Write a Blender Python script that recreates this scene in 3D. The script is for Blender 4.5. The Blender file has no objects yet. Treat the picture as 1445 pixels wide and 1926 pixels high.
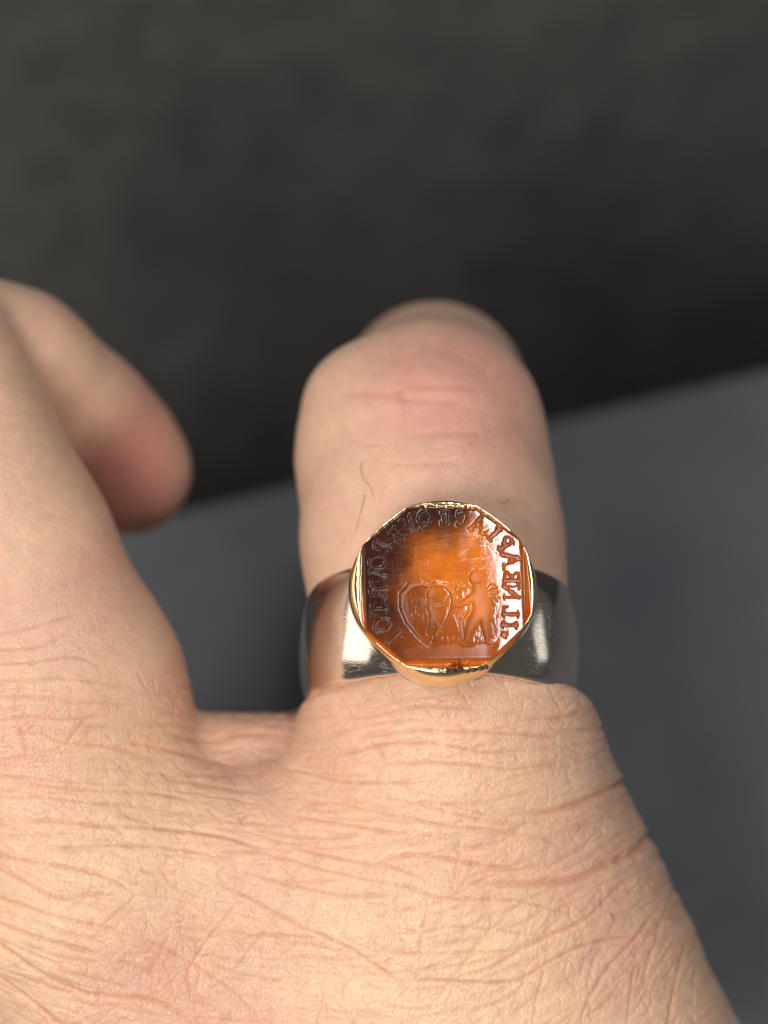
import bpy, math
import numpy as np
from mathutils import Matrix, Vector

# ------------------------------------------------------------------ camera, world, lights
# one unit is one centimetre; the hand is modelled in a frame whose +Z faces the lens and is then
# laid over the table by one rotation (the lens looks down at the table at an angle)
sc = bpy.context.scene
sc.unit_settings.system = 'METRIC'
sc.unit_settings.scale_length = 0.01
col = sc.collection
D = 20.0                       # lens to ring face, cm
S = 5.6 / 1445.0               # cm per photo pixel at the ring face
TILT = math.radians(36.0)
R3 = Matrix.Rotation(TILT, 3, 'X')
Rn = np.array(R3)


def P(px, py, z=0.0):
    k = S * (D - z) / D
    return np.array([(px - 722.5) * k, -(py - 963.0) * k, z])


NT = np.array([0.0, math.sin(TILT), math.cos(TILT)])
H0 = -float(NT @ P(1200, 1300, -7.0))
OFF = np.array([0.0, 0.0, H0])


def W(p):                      # hand frame -> world
    return Vector((Rn @ np.asarray(p, float)) + OFF)


ML = Matrix.Translation(Vector(OFF)) @ R3.to_4x4()

cam = bpy.data.objects.new('camera', bpy.data.cameras.new('camera'))
col.objects.link(cam)
cam.location = W((0, 0, D))
cam.rotation_euler = (TILT, 0, 0)
cam.data.sensor_width = 36.0
cam.data.lens = 36.0 * D / (5.6 * 1926.0 / 1445.0)
cam.data.clip_start = 0.5
cam.data.clip_end = 2000.0
cam.data.dof.use_dof = True
cam.data.dof.focus_distance = D + 0.15
cam.data.dof.aperture_fstop = 0.16
sc.camera = cam

w = bpy.data.worlds.new('World')
sc.world = w
w.use_nodes = True
bg = w.node_tree.nodes['Background']
bg.inputs['Color'].default_value = (1.0, 0.97, 0.93, 1)
bg.inputs['Strength'].default_value = 0.075


def lamp(name, p, aim, sx, sy, power, color, spread=180):
    d = bpy.data.lights.new(name, 'AREA')
    d.shape = 'RECTANGLE'
    d.size, d.size_y = sx, sy
    d.energy = power
    d.color = color
    d.spread = math.radians(spread)
    o = bpy.data.objects.new(name, d)
    col.objects.link(o)
    zl = np.asarray(p, float) - np.asarray(aim, float)
    zl /= np.linalg.norm(zl)
    xl = np.cross([0, 1.0, 0], zl)
    xl /= np.linalg.norm(xl)
    yl = np.cross(zl, xl)
    m = Rn @ np.stack([xl, yl, zl], 1)
    o.location = W(p)
    o.rotation_euler = Matrix([list(q) for q in m]).to_euler()
    return o


lamp('window_light', (-45, 19, 12), (0, -1, -1), 26, 40, 5600, (1.0, 0.93, 0.82))
lamp('skylight', (8.9, 33.0, 41), (0, 0, -1), 5.6, 20, 12500, (1.0, 0.96, 0.92))
lamp('far_window', (46, 7, -1.5), (1, -1, -0.5), 9, 14, 330, (0.93, 1.0, 0.97))
lamp('front_window', (-13, -13, 44), (0, -1.5, -1), 20, 20, 21000, (1.0, 0.92, 0.80))

sc.view_settings.view_transform = 'Standard'
sc.view_settings.look = 'None'
sc.view_settings.exposure = 0.0
sc.view_settings.gamma = 1.0
sc.cycles.max_bounces = 8
rng = np.random.default_rng(7)


# ------------------------------------------------------------------ helpers
def tag(o, label=None, cat=None, group=None, kind=None):
    for k, v in (('label', label), ('category', cat), ('group', group), ('kind', kind)):
        if v:
            o[k] = v
    return o


def link(name, verts, faces, mat, parent=None, smooth=True):
    me = bpy.data.meshes.new(name)
    verts = np.asarray(verts, dtype=np.float32)
    if isinstance(faces, np.ndarray):
        n, k = faces.shape
        me.vertices.add(len(verts))
        me.vertices.foreach_set('co', verts.ravel())
        me.loops.add(n * k)
        me.loops.foreach_set('vertex_index', faces.astype(np.int32).ravel())
        me.polygons.add(n)
        me.polygons.foreach_set('loop_start', np.arange(0, n * k, k, dtype=np.int32))
        me.polygons.foreach_set('loop_total', np.full(n, k, dtype=np.int32))
        me.update(calc_edges=True)
    else:
        me.from_pydata([tuple(v) for v in verts], [], faces)
        me.update()
    me.validate()
    me.polygons.foreach_set('use_smooth', np.full(len(me.polygons), smooth))
    me.materials.append(mat)
    o = bpy.data.objects.new(name, me)
    col.objects.link(o)
    if parent:
        o.parent = parent
    return o


def set_color(o, name, rgb):
    a = o.data.color_attributes.new(name, 'FLOAT_COLOR', 'POINT')
    c = np.ones((len(rgb), 4), dtype=np.float32)
    c[:, :rgb.shape[1]] = rgb
    a.data.foreach_set('color', c.ravel())


def smoothstep(a, b, x):
    t = np.clip((x - a) / (b - a), 0, 1)
    return t * t * (3 - 2 * t)


def noise2(shape, cell, seed, aniso=1.0):
    """smooth value noise on a pixel raster, feature size cell (x cell = cell*aniso)"""
    r = np.random.default_rng(seed)
    h, wd = shape
    cy, cx = cell, cell * aniso
    ny, nx = int(h / cy) + 4, int(wd / cx) + 4
    g = r.standard_normal((ny, nx))
    y = np.arange(h) / cy
    x = np.arange(wd) / cx
    return cubic_sample(g, y[:, None] + np.zeros((1, wd)), x[None, :] + np.zeros((h, 1)))


def cubic_sample(g, y, x):
    iy = np.floor(y).astype(int)
    ix = np.floor(x).astype(int)
    fy, fx = y - iy, x - ix
    fy = fy * fy * (3 - 2 * fy)
    fx = fx * fx * (3 - 2 * fx)
    ny, nx = g.shape
    a = g[iy % ny, ix % nx]
    b = g[iy % ny, (ix + 1) % nx]
    c = g[(iy + 1) % ny, ix % nx]
    d = g[(iy + 1) % ny, (ix + 1) % nx]
    return (a * (1 - fx) + b * fx) * (1 - fy) + (c * (1 - fx) + d * fx) * fy


def noise_at(y, x, seed, n=256):
    g = np.random.default_rng(seed).standard_normal((n, n))
    return cubic_sample(g, y, x)


def material(name):
    m = bpy.data.materials.new(name)
    m.use_nodes = True
    nt = m.node_tree
    return m, nt, nt.nodes['Principled BSDF']


def node(nt, kind, **kw):
    n = nt.nodes.new(kind)
    for k, v in kw.items():
        setattr(n, k, v)
    return n


# ------------------------------------------------------------------ materials
def mat_skin():
    m, nt, b = material('skin')
    at = node(nt, 'ShaderNodeAttribute', attribute_name='tone')
    tc = node(nt, 'ShaderNodeTexCoord')
    n1 = node(nt, 'ShaderNodeTexNoise')
    n1.inputs['Scale'].default_value = 9.0
    n1.inputs['Detail'].default_value = 6.0
    nt.links.new(tc.outputs['Object'], n1.inputs['Vector'])
    ramp = node(nt, 'ShaderNodeMapRange')
    ramp.inputs['From Min'].default_value = 0.25
    ramp.inputs['From Max'].default_value = 0.75
    ramp.inputs['To Min'].default_value = 0.93
    ramp.inputs['To Max'].default_value = 1.07
    nt.links.new(n1.outputs['Fac'], ramp.inputs['Value'])
    mul = node(nt, 'ShaderNodeVectorMath', operation='SCALE')
    nt.links.new(at.outputs['Color'], mul.inputs[0])
    nt.links.new(ramp.outputs['Result'], mul.inputs['Scale'])
    nt.links.new(mul.outputs['Vector'], b.inputs['Base Color'])
    b.inputs['Subsurface Weight'].default_value = 0.75
    b.inputs['Subsurface Radius'].default_value = (1.0, 0.42, 0.22)
    b.inputs['Subsurface Scale'].default_value = 0.060
    b.inputs['Specular IOR Level'].default_value = 0.6
    # fine pores and micro lines
    v = node(nt, 'ShaderNodeTexVoronoi', feature='DISTANCE_TO_EDGE')
    v.inputs['Scale'].default_value = 26.0
    nt.links.new(tc.outputs['Object'], v.inputs['Vector'])
    vm = node(nt, 'ShaderNodeMapRange')
    vm.inputs['From Max'].default_value = 0.12
    nt.links.new(v.outputs['Distance'], vm.inputs['Value'])
    n2 = node(nt, 'ShaderNodeTexNoise')
    n2.inputs['Scale'].default_value = 70.0
    n2.inputs['Detail'].default_value = 3.0
    nt.links.new(tc.outputs['Object'], n2.inputs['Vector'])
    add = node(nt, 'ShaderNodeMath', operation='MULTIPLY_ADD')
    add.inputs[1].default_value = 0.35
    nt.links.new(vm.outputs['Result'], add.inputs[0])
    nt.links.new(n2.outputs['Fac'], add.inputs[2])
    bp = node(nt, 'ShaderNodeBump')
    bp.inputs['Strength'].default_value = 0.85
    bp.inputs['Distance'].default_value = 0.006
    nt.links.new(add.outputs['Value'], bp.inputs['Height'])
    nt.links.new(bp.outputs['Normal'], b.inputs['Normal'])
    rr = node(nt, 'ShaderNodeMapRange')
    rr.inputs['To Min'].default_value = 0.25
    rr.inputs['To Max'].default_value = 0.47
    nt.links.new(n2.outputs['Fac'], rr.inputs['Value'])
    nt.links.new(rr.outputs['Result'], b.inputs['Roughness'])
    return m


def mat_metal(name, color, rough, scratch=0.15, bumpd=0.0012):
    m, nt, b = material(name)
    b.inputs['Base Color'].default_value = (*color, 1)
    b.inputs['Metallic'].default_value = 1.0
    tc = node(nt, 'ShaderNodeTexCoord')
    mp = node(nt, 'ShaderNodeMapping')
    mp.inputs['Scale'].default_value = (9, 60, 9)
    n = node(nt, 'ShaderNodeTexNoise')
    n.inputs['Scale'].default_value = 2.0
    n.inputs['Detail'].default_value = 5.0
    nt.links.new(tc.outputs['Object'], mp.inputs['Vector'])
    nt.links.new(mp.outputs['Vector'], n.inputs['Vector'])
    n3 = node(nt, 'ShaderNodeTexNoise')
    n3.inputs['Scale'].default_value = 60.0
    n3.inputs['Detail'].default_value = 6.0
    nt.links.new(tc.outputs['Object'], n3.inputs['Vector'])
    r = node(nt, 'ShaderNodeMapRange')
    r.inputs['From Min'].default_value = 0.35
    r.inputs['From Max'].default_value = 0.75
    r.inputs['To Min'].default_value = rough
    r.inputs['To Max'].default_value = rough + scratch
    nt.links.new(n3.outputs['Fac'], r.inputs['Value'])
    nt.links.new(r.outputs['Result'], b.inputs['Roughness'])
    wv = node(nt, 'ShaderNodeTexVoronoi', feature='DISTANCE_TO_EDGE')
    wv.inputs['Scale'].default_value = 7.0
    mp2 = node(nt, 'ShaderNodeMapping')
    mp2.inputs['Scale'].default_value = (1.0, 5.0, 1.0)
    mp2.inputs['Rotation'].default_value = (0.3, 0.5, 0.4)
    nt.links.new(tc.outputs['Object'], mp2.inputs['Vector'])
    nt.links.new(mp2.outputs['Vector'], wv.inputs['Vector'])
    sm = node(nt, 'ShaderNodeMapRange')
    sm.inputs['From Max'].default_value = 0.012
    sm.inputs['To Max'].default_value = 0.5
    nt.links.new(wv.outputs['Distance'], sm.inputs['Value'])
    ad = node(nt, 'ShaderNodeMath', operation='ADD')
    nt.links.new(sm.outputs['Result'], ad.inputs[0])
    nt.links.new(n.outputs['Fac'], ad.inputs[1])
    bp = node(nt, 'ShaderNodeBump')
    bp.inputs['Strength'].default_value = 0.35
    bp.inputs['Distance'].default_value = bumpd
    nt.links.new(ad.outputs['Value'], bp.inputs['Height'])
    nt.links.new(bp.outputs['Normal'], b.inputs['Normal'])
    return m


def mat_gem():
    m, nt, b = material('carnelian')
    at = node(nt, 'ShaderNodeAttribute', attribute_name='tone')
    tc = node(nt, 'ShaderNodeTexCoord')
    n = node(nt, 'ShaderNodeTexNoise')
    n.inputs['Scale'].default_value = 7.0
    n.inputs['Detail'].default_value = 8.0
    n.inputs['Roughness'].default_value = 0.65
    nt.links.new(tc.outputs['Object'], n.inputs['Vector'])
    r = node(nt, 'ShaderNodeMapRange')
    r.inputs['From Min'].default_value = 0.3
    r.inputs['From Max'].default_value = 0.7
    r.inputs['To Min'].default_value = 0.78
    r.inputs['To Max'].default_value = 1.22
    nt.links.new(n.outputs['Fac'], r.inputs['Value'])
    mul = node(nt, 'ShaderNodeVectorMath', operation='SCALE')
    nt.links.new(at.outputs['Color'], mul.inputs[0])
    nt.links.new(r.outputs['Result'], mul.inputs['Scale'])
    nt.links.new(mul.outputs['Vector'], b.inputs['Base Color'])
    b.inputs['Subsurface Weight'].default_value = 0.35
    b.inputs['Subsurface Radius'].default_value = (1.0, 0.3, 0.06)
    b.inputs['Subsurface Scale'].default_value = 0.07
    b.inputs['IOR'].default_value = 1.56
    ra = node(nt, 'ShaderNodeAttribute', attribute_name='matt')
    n2 = node(nt, 'ShaderNodeTexNoise')
    n2.inputs['Scale'].default_value = 90.0
    n2.inputs['Detail'].default_value = 4.0
    nt.links.new(tc.outputs['Object'], n2.inputs['Vector'])
    mr = node(nt, 'ShaderNodeMath', operation='MULTIPLY_ADD')
    mr.inputs[1].default_value = 0.03
    nt.links.new(n2.outputs['Fac'], mr.inputs[0])
    nt.links.new(ra.outputs['Fac'], mr.inputs[2])
    nt.links.new(mr.outputs['Value'], b.inputs['Roughness'])
    bp = node(nt, 'ShaderNodeBump')
    bp.inputs['Strength'].default_value = 0.05
    bp.inputs['Distance'].default_value = 0.002
    nt.links.new(n2.outputs['Fac'], bp.inputs['Height'])
    nt.links.new(bp.outputs['Normal'], b.inputs['Normal'])
    return m


def mat_matte(name, c0, c1, scale, rough, bump=0.02, spec=0.3, detail=6.0, fine=14.0):
    m, nt, b = material(name)
    tc = node(nt, 'ShaderNodeTexCoord')
    n = node(nt, 'ShaderNodeTexNoise')
    n.inputs['Scale'].default_value = scale
    n.inputs['Detail'].default_value = detail
    n.inputs['Roughness'].default_value = 0.6
    nt.links.new(tc.outputs['Object'], n.inputs['Vector'])
    cr = node(nt, 'ShaderNodeValToRGB')
    cr.color_ramp.elements[0].position = 0.3
    cr.color_ramp.elements[0].color = (*c0, 1)
    cr.color_ramp.elements[1].position = 0.7
    cr.color_ramp.elements[1].color = (*c1, 1)
    nt.links.new(n.outputs['Fac'], cr.inputs['Fac'])
    nt.links.new(cr.outputs['Color'], b.inputs['Base Color'])
    b.inputs['Roughness'].default_value = rough
    b.inputs['Specular IOR Level'].default_value = spec
    n2 = node(nt, 'ShaderNodeTexNoise')
    n2.inputs['Scale'].default_value = fine
    n2.inputs['Detail'].default_value = 8.0
    nt.links.new(tc.outputs['Object'], n2.inputs['Vector'])
    bp = node(nt, 'ShaderNodeBump')
    bp.inputs['Strength'].default_value = 0.6
    bp.inputs['Distance'].default_value = bump
    nt.links.new(n2.outputs['Fac'], bp.inputs['Height'])
    nt.links.new(bp.outputs['Normal'], b.inputs['Normal'])
    return m


SKIN = mat_skin()
BAND = mat_metal('white_gold', (0.90, 0.775, 0.68), 0.06, 0.12, 0.0012)
GOLD = mat_metal('yellow_gold', (0.95, 0.76, 0.44), 0.09, 0.08, 0.001)
GEM = mat_gem()
DIRT = mat_matte('dark_residue', (0.012, 0.006, 0.004), (0.06, 0.022, 0.012), 40.0, 0.35, 0.01, 0.5)
GREY = mat_matte('grey_card', (0.100, 0.108, 0.126), (0.124, 0.132, 0.148), 0.9, 0.95, 0.02, 0.04)
BLACK = mat_matte('black_card', (0.064, 0.0645, 0.066), (0.098, 0.098, 0.099), 1.6, 0.95, 0.03, 0.04)
HAIR = mat_matte('hair', (0.10, 0.055, 0.03), (0.16, 0.09, 0.055), 8.0, 0.5, 0.001)

# ------------------------------------------------------------------ setting: grey tabletop and black board
CAMW = np.array(W((0, 0, D)))


def table_hit(px, py):
    d = Rn @ (P(px, py, 0) - np.array([0, 0, D]))
    t = -CAMW[2] / d[2]
    return CAMW + t * d


A = table_hit(330, 962)
B = table_hit(1445, 692)
u = (B - A) / np.linalg.norm(B - A)
nrm = np.array([-u[1], u[0], 0.0])           # away from the lens
if nrm[1] < 0:
    nrm = -nrm


def slab(name, o0, ex, ey, ez, mat):
    """a board with softened edges spanned from corner o0 by three edge vectors"""
    import bmesh
    bm = bmesh.new()
    vs = [bm.verts.new(o0 + ex * i + ey * j + ez * k) for k in (0, 1) for j in (0, 1) for i in (0, 1)]
    for f in ((0, 2, 3, 1), (4, 5, 7, 6), (0, 1, 5, 4), (2, 6, 7, 3), (0, 4, 6, 2), (1, 3, 7, 5)):
        bm.faces.new([vs[i] for i in f])
    bmesh.ops.recalc_face_normals(bm, faces=bm.faces)
    bmesh.ops.bevel(bm, geom=list(bm.edges), offset=0.06, segments=2, affect='EDGES', profile=0.5)
    me = bpy.data.meshes.new(name)
    bm.to_mesh(me)
    bm.free()
    me.materials.append(mat)
    o = bpy.data.objects.new(name, me)
    col.objects.link(o)
    return o


Zu = np.array([0, 0, 1.0])
DROP, GAP, LEAN = 9.0, 3.0, math.radians(12.0)  # block depth and gap added so the foot of the board falls into shade
platform = slab('platform', A - u * 40 - nrm * 60, u * 95, nrm * 60, -Zu * (DROP - 0.004), GREY)
tag(platform, 'matt dark blue grey block with a straight far edge under the hand', kind='structure')
tabletop = slab('tabletop', A - u * 90 - nrm * 75 - Zu * DROP, u * 190, nrm * 160, -Zu * 3.0, BLACK)
tag(tabletop, 'matt charcoal tabletop under the grey block', kind='structure')
up_b = Zu * math.cos(LEAN) + nrm * math.sin(LEAN)
back_b = nrm * math.cos(LEAN) - Zu * math.sin(LEAN)
backdrop = slab('backdrop', A - u * 12 + nrm * GAP - Zu * (DROP - 0.3), u * 60, back_b * 1.2, up_b * 44, BLACK)
tag(backdrop, 'matt charcoal board standing behind the grey block', kind='structure')

# ------------------------------------------------------------------ ring frame
AL = math.radians(20.0)
GC = P(834, 1101, 0.0)                        # centre of the stone's face
RX = np.array([1.0, 0, 0])
RY = np.array([0, math.cos(AL), -math.sin(AL)])    # along the finger, towards its tip
RZ = np.array([0, math.sin(AL), math.cos(AL)])     # out of the stone
RC = GC - RZ * 1.36                           # centre of the band


# ------------------------------------------------------------------ hand: signed distance field
def cone(p, a, b, ra, rb):
    ab = b - a
    t = np.clip(((p - a) @ ab) / (ab @ ab), 0, 1).astype(np.float32)
    q = p - a - t[:, None] * ab.astype(np.float32)
    return np.sqrt((q * q).sum(1)) - (ra + t * (rb - ra))


def smin(a, b, k):
    h = np.clip(0.5 + 0.5 * (b - a) / k, 0, 1)
    return b * (1 - h) + a * h - k * h * (1 - h)


def smax(a, b, k):
    return -smin(-a, -b, k)


def chain(p, pts, k=0.15):
    d = None
    for (a, ra), (b, rb) in zip(pts[:-1], pts[1:]):
        c = cone(p, a, b, ra, rb)
        d = c if d is None else smin(d, c, k)
    return d


RCf = RC.astype(np.float32)
RYf = RY.astype(np.float32)


def sdf(p):
    p = p.astype(np.float32)
    # ringed finger: under the band, bulging beyond it, then the bent joint and the far phalanx
    f = chain(p, [(RC - RY * 0.3, 0.94), (RC + RY * 0.35, 0.955), (P(813, 1010, -1.66), 1.0),
                  (P(797, 862, -1.92), 0.95)], 0.2)
    j = cone(p, P(690, 765, -2.05), P(688, 860, -2.0), 0.50, 0.52)
    j = smin(j, cone(p, P(886, 778, -2.05), P(905, 880, -2.0), 0.47, 0.50), 0.3)
    f = smin(f, j, 0.28)
    f = smin(f, cone(p, P(812, 800, -2.2), P(817, 740, -4.0), 0.87, 0.75), 0.15)
    f = smin(f, cone(p, P(817, 740, -4.0), P(830, 790, -6.2), 0.75, 0.6), 0.2)
    # finger root, cut off square where the band sits
    base = chain(p, [(P(838, 1335, -1.32), 1.14), (P(846, 1470, -1.42), 1.22), (P(858, 1620, -1.6), 1.40)], 0.2)
    v = (p - RCf) @ RYf
    base = smax(base, v + 0.44, 0.13)
    # back of the hand and its outer edge
    h = cone(p, P(862, 1590, -1.65), P(1065, 2120, -1.85), 1.38, 1.62)
    h = smin(h, cone(p, P(760, 1700, -2.0), P(700, 2300, -2.4), 1.75, 2.2), 0.5)
    h = smin(h, cone(p, P(300, 1820, -2.0), P(250, 2400, -2.4), 1.62, 2.1), 0.5)
    h = smin(h, cone(p, P(180, 1648, -1.28), P(690, 1668, -1.3), 0.88, 0.92), 0.25)
    h = smin(h, base, 0.12)
    # near digit that leaves the picture on the left
    c = chain(p, [(P(150, 1680, -1.55), 1.30), (P(72, 1310, -1.45), 1.13), (P(-22, 1050, -1.55), 0.97),
                  (P(-150, 720, -1.80), 0.85)], 0.2)
    # its bent end, farther away
    e = chain(p, [(P(-190, 640, -2.1), 0.78), (P(22, 690, -2.55), 0.63), (P(104, 772, -2.80), 0.60)], 0.15)
    e = smin(e, cone(p, P(160, 800, -3.22), P(241, 886, -3.48), 0.60, 0.545), 0.30)
    e = smin(e, cone(p, P(70, 728, -2.75), P(205, 846, -3.30), 0.60, 0.565), 0.16)
    c = smin(c, e, 0.10)
    h = smin(h, c, 0.30)
    # web of skin between the two digits, set back
    wb = cone(p, P(350, 1486, -1.75), P(690, 1486, -1.75), 0.62, 0.60)
    h = smin(h, wb, 0.10)
    return smin(h, f, 0.03)


def field(lo, hi, step):
    ax = [np.arange(lo[i], hi[i] + step, step, dtype=np.float32) for i in range(3)]
    out = np.empty([len(a) for a in ax], dtype=np.float32)
    yy, zz = np.meshgrid(ax[1], ax[2], indexing='ij')
    for i, x in enumerate(ax[0]):
        pts = np.stack([np.full(yy.size, x, np.float32), yy.ravel(), zz.ravel()], 1)
        out[i] = sdf(pts).reshape(yy.shape)
    return ax, out


def surface_nets(ax, F):
    """dual mesh of the zero level of F"""
    F = F.copy()
    F[0], F[-1] = 1, 1
    F[:, 0], F[:, -1] = 1, 1
    F[:, :, 0], F[:, :, -1] = 1, 1
    ins = F < 0
    nx, ny, nz = F.shape
    c = [ins[i:nx - 1 + i, j:ny - 1 + j, k:nz - 1 + k] for i in (0, 1) for j in (0, 1) for k in (0, 1)]
    s = sum(x.astype(np.int8) for x in c)
    act = (s > 0) & (s < 8)
    idx = np.full(act.shape, -1, dtype=np.int64)
    cells = np.argwhere(act)
    idx[act] = np.arange(len(cells))
    acc = np.zeros((len(cells), 3))
    cnt = np.zeros(len(cells))
    off = np.array([(i, j, k) for i in (0, 1) for j in (0, 1) for k in (0, 1)])
    for a in range(8):
        for b in range(a + 1, 8):
            if np.abs(off[a] - off[b]).sum() != 1:
                continue
            pa, pb = cells + off[a], cells + off[b]
            fa, fb = F[tuple(pa.T)], F[tuple(pb.T)]
            m = (fa < 0) != (fb < 0)
            t = np.where(m, fa / np.where(m, fa - fb, 1), 0)
            acc += np.where(m[:, None], pa + t[:, None] * (pb - pa), 0)
            cnt += m
    g = acc / cnt[:, None]
    step = ax[0][1] - ax[0][0]
    V = np.stack([ax[i][0] + g[:, i] * step for i in range(3)], 1)
    faces = []
    for d in range(3):
        sl = [slice(1, -1)] * 3
        sl[d] = slice(0, -1)
        sl2 = list(sl)
        sl2[d] = slice(1, None)
        a, b = ins[tuple(sl)], ins[tuple(sl2)]
        e = np.argwhere(a != b)
        e += np.array([0 if k == d else 1 for k in range(3)])
        flip = ins[tuple(e.T)]
        d1, d2 = (d + 1) % 3, (d + 2) % 3
        q = []
        for s1, s2 in ((-1, -1), (0, -1), (0, 0), (-1, 0)):
            cc = e.copy()
            cc[:, d1] += s1
            cc[:, d2] += s2
            q.append(idx[tuple(cc.T)])
        q = np.stack(q, 1)
        q[~flip] = q[~flip][:, ::-1]
        faces.append(q)
    return V, np.concatenate(faces)


def subdivide(V, Fq):
    n = len(V)
    e = np.stack([Fq, np.roll(Fq, -1, 1)], 2).reshape(-1, 2)
    es = np.sort(e, 1)
    key = es[:, 0] * n + es[:, 1]
    uq, first, inv = np.unique(key, return_index=True, return_inverse=True)
    em = (V[es[first, 0]] + V[es[first, 1]]) / 2
    fc = V[Fq].mean(1)
    ei = (n + inv).reshape(-1, 4)
    fi = n + len(uq) + np.arange(len(Fq))
    V2 = np.concatenate([V, em, fc])
    q = []
    for k in range(4):
        q.append(np.stack([Fq[:, k], ei[:, k], fi, ei[:, (k - 1) % 4]], 1))
    return V2, np.concatenate(q)


def chunks(fn, p, n=400000):
    return np.concatenate([fn(p[i:i + n]) for i in range(0, len(p), n)])


def gradient(p, h=0.01):
    g = np.zeros((len(p), 3))
    for i in range(3):
        d = np.zeros(3)
        d[i] = h
        g[:, i] = chunks(sdf, p + d) - chunks(sdf, p - d)
    return g / np.maximum(np.linalg.norm(g, axis=1, keepdims=True), 1e-9), g / (2 * h)


ax_, F_ = field((-4.3, -5.2, -6.9), (3.9, 2.5, 0.35), 0.048)
V, Fq = surface_nets(ax_, F_)
V, Fq = subdivide(V, Fq)
for it in range(2):
    d = chunks(sdf, V)
    nn, g = gradient(V)
    inside = (V[:, 1] > -5.1) & (V[:, 0] > -4.2) & (V[:, 0] < 3.8)
    V = V - nn * np.where(inside, np.clip(d, -0.05, 0.05) / np.maximum(np.linalg.norm(g, axis=1), 0.5), 0)[:, None]
V, Fq = subdivide(V, Fq)
d = chunks(sdf, V)
nn, g = gradient(V)
inside = (V[:, 1] > -5.1) & (V[:, 0] > -4.2) & (V[:, 0] < 3.8)
V = V - nn * np.where(inside, np.clip(d, -0.02, 0.02), 0)[:, None]
nn, g = gradient(V, 0.02)

# ------------------------------------------------------------------ skin relief
# relief map over the back of the hand, one cell per S cm, origin at OX, OY
OX, OY = -260, 420
HW, HH = 1445 + 560, 1926 + 60 - 420 + 200
yy, xx = np.mgrid[0:HH, 0:HW].astype(np.float32)
PX, PY = xx + OX, yy + OY


def flow_v():
    k = smoothstep(1300, 1750, PY)
    dx = PX - 720
    gl = -np.where(dx < 0, dx * dx / (2 * 1700.0), dx * dx / (2 * 560.0)) * (0.25 + 0.95 * k)
    gl = np.where(dx < 0, dx * dx / (2 * 1700.0) * -1.1 * k - dx * 0.02, gl)
    # iso-lines: y = v + gl  -> v = y - gl
    return PY - gl + noise2(PX.shape, 90, 3) * 8


FV = flow_v()
FU = PX


def worley(uc, vc, cell_u, cell_v, seed):
    """distance-to-edge of a jittered cell pattern in flow coordinates"""
    r = np.random.default_rng(seed)
    n = 512
    ju, jv = r.random((n, n)), r.random((n, n))
    a, b = uc / cell_u, vc / cell_v
    iu, iv = np.floor(a).astype(np.int32), np.floor(b).astype(np.int32)
    f1 = np.full(a.shape, 9.0, np.float32)
    f2 = np.full(a.shape, 9.0, np.float32)
    for du in (-1, 0, 1):
        for dv in (-1, 0, 1):
            cu, cv = iu + du, iv + dv
            x = cu + ju[cu % n, cv % n] - a
            y = cv + jv[cu % n, cv % n] - b
            dd = np.sqrt(x * x + y * y).astype(np.float32)
            f2 = np.minimum(f2, np.maximum(f1, dd))
            f1 = np.minimum(f1, dd)
    return f2 - f1


CREASES = []        # (points px, half width px, depth cm)


def cr(ox, oy, s, pts, wd=4.0, dep=0.011):
    CREASES.append(([(ox + x / s, oy + y / s) for x, y in pts], wd, dep))


a6 = (540, 1240, 2.007)
cr(*a6, [(250, 300), (350, 288), (500, 270), (700, 275), (900, 285), (1130, 290)], 4, .012)
cr(*a6, [(90, 400), (250, 350), (400, 320), (560, 320), (700, 345), (800, 350), (960, 330)], 4, .012)
cr(*a6, [(150, 240), (330, 215), (480, 175), (640, 180), (800, 200)], 3.5, .009)
cr(*a6, [(120, 300), (270, 262), (400, 235), (560, 222)], 3.5, .008)
cr(*a6, [(300, 405), (450, 390), (650, 395), (830, 415), (960, 400), (1060, 375)], 4, .012)
cr(*a6, [(-40, 415), (60, 425), (200, 462), (330, 470), (450, 470), (600, 455)], 4, .012)
cr(*a6, [(1330, 440), (1290, 458), (1200, 500), (1100, 545), (1010, 575), (900, 590)], 7, .027)
cr(*a6, [(1420, 630), (1375, 660), (1320, 720), (1200, 780), (1080, 830), (900, 850), (640, 850)], 7.5, .030)
cr(*a6, [(0, 520), (200, 550), (400, 590), (600, 630), (800, 650), (920, 690)], 3.5, .011)
cr(*a6, [(380, 585), (480, 545), (620, 555), (750, 590), (900, 640)], 3.5, .009)
cr(*a6, [(0, 585), (200, 620), (400, 660), (460, 655)], 4, .012)
cr(*a6, [(320, 770), (480, 740), (700, 770), (900, 800)], 4, .013)
cr(*a6, [(0, 700), (150, 740), (300, 770), (380, 775), (560, 850)], 4, .012)
cr(*a6, [(460, 300), (360, 420), (330, 470)], 2.5, .005)
cr(*a6, [(640, 640), (655, 740), (650, 850), (640, 920)], 2.5, .007)
cr(*a6, [(400, 660), (330, 750), (240, 840)], 2.5, .006)
cr(*a6, [(1120, 195), (1060, 215), (980, 225)], 5, .014)
cr(*a6, [(1165, 262), (1110, 262), (1030, 268)], 4, .010)
a7 = (0, 1450, 2.007)
cr(*a7, [(-80, 190), (200, 190), (400, 210), (600, 215), (800, 240), (900, 262), (1100, 330)], 4.5, .014)
cr(*a7, [(-80, 248), (180, 240), (300, 232)], 3.5, .010)
cr(*a7, [(-80, 30), (200, 60), (350, 75), (600, 85), (760, 120)], 4, .011)
cr(*a7, [(-80, 105), (150, 98), (330, 120), (520, 130)], 3.5, .009)
cr(*a7, [(180, 285), (300, 290), (500, 280), (700, 300), (860, 330)], 4, .012)
cr(*a7, [(-80, 320), (0, 325), (200, 355), (400, 400), (520, 470)], 4, .013)
cr(*a7, [(-80, 340), (0, 370), (100, 420), (230, 480), (350, 465), (480, 475)], 4.5, .015)
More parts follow.
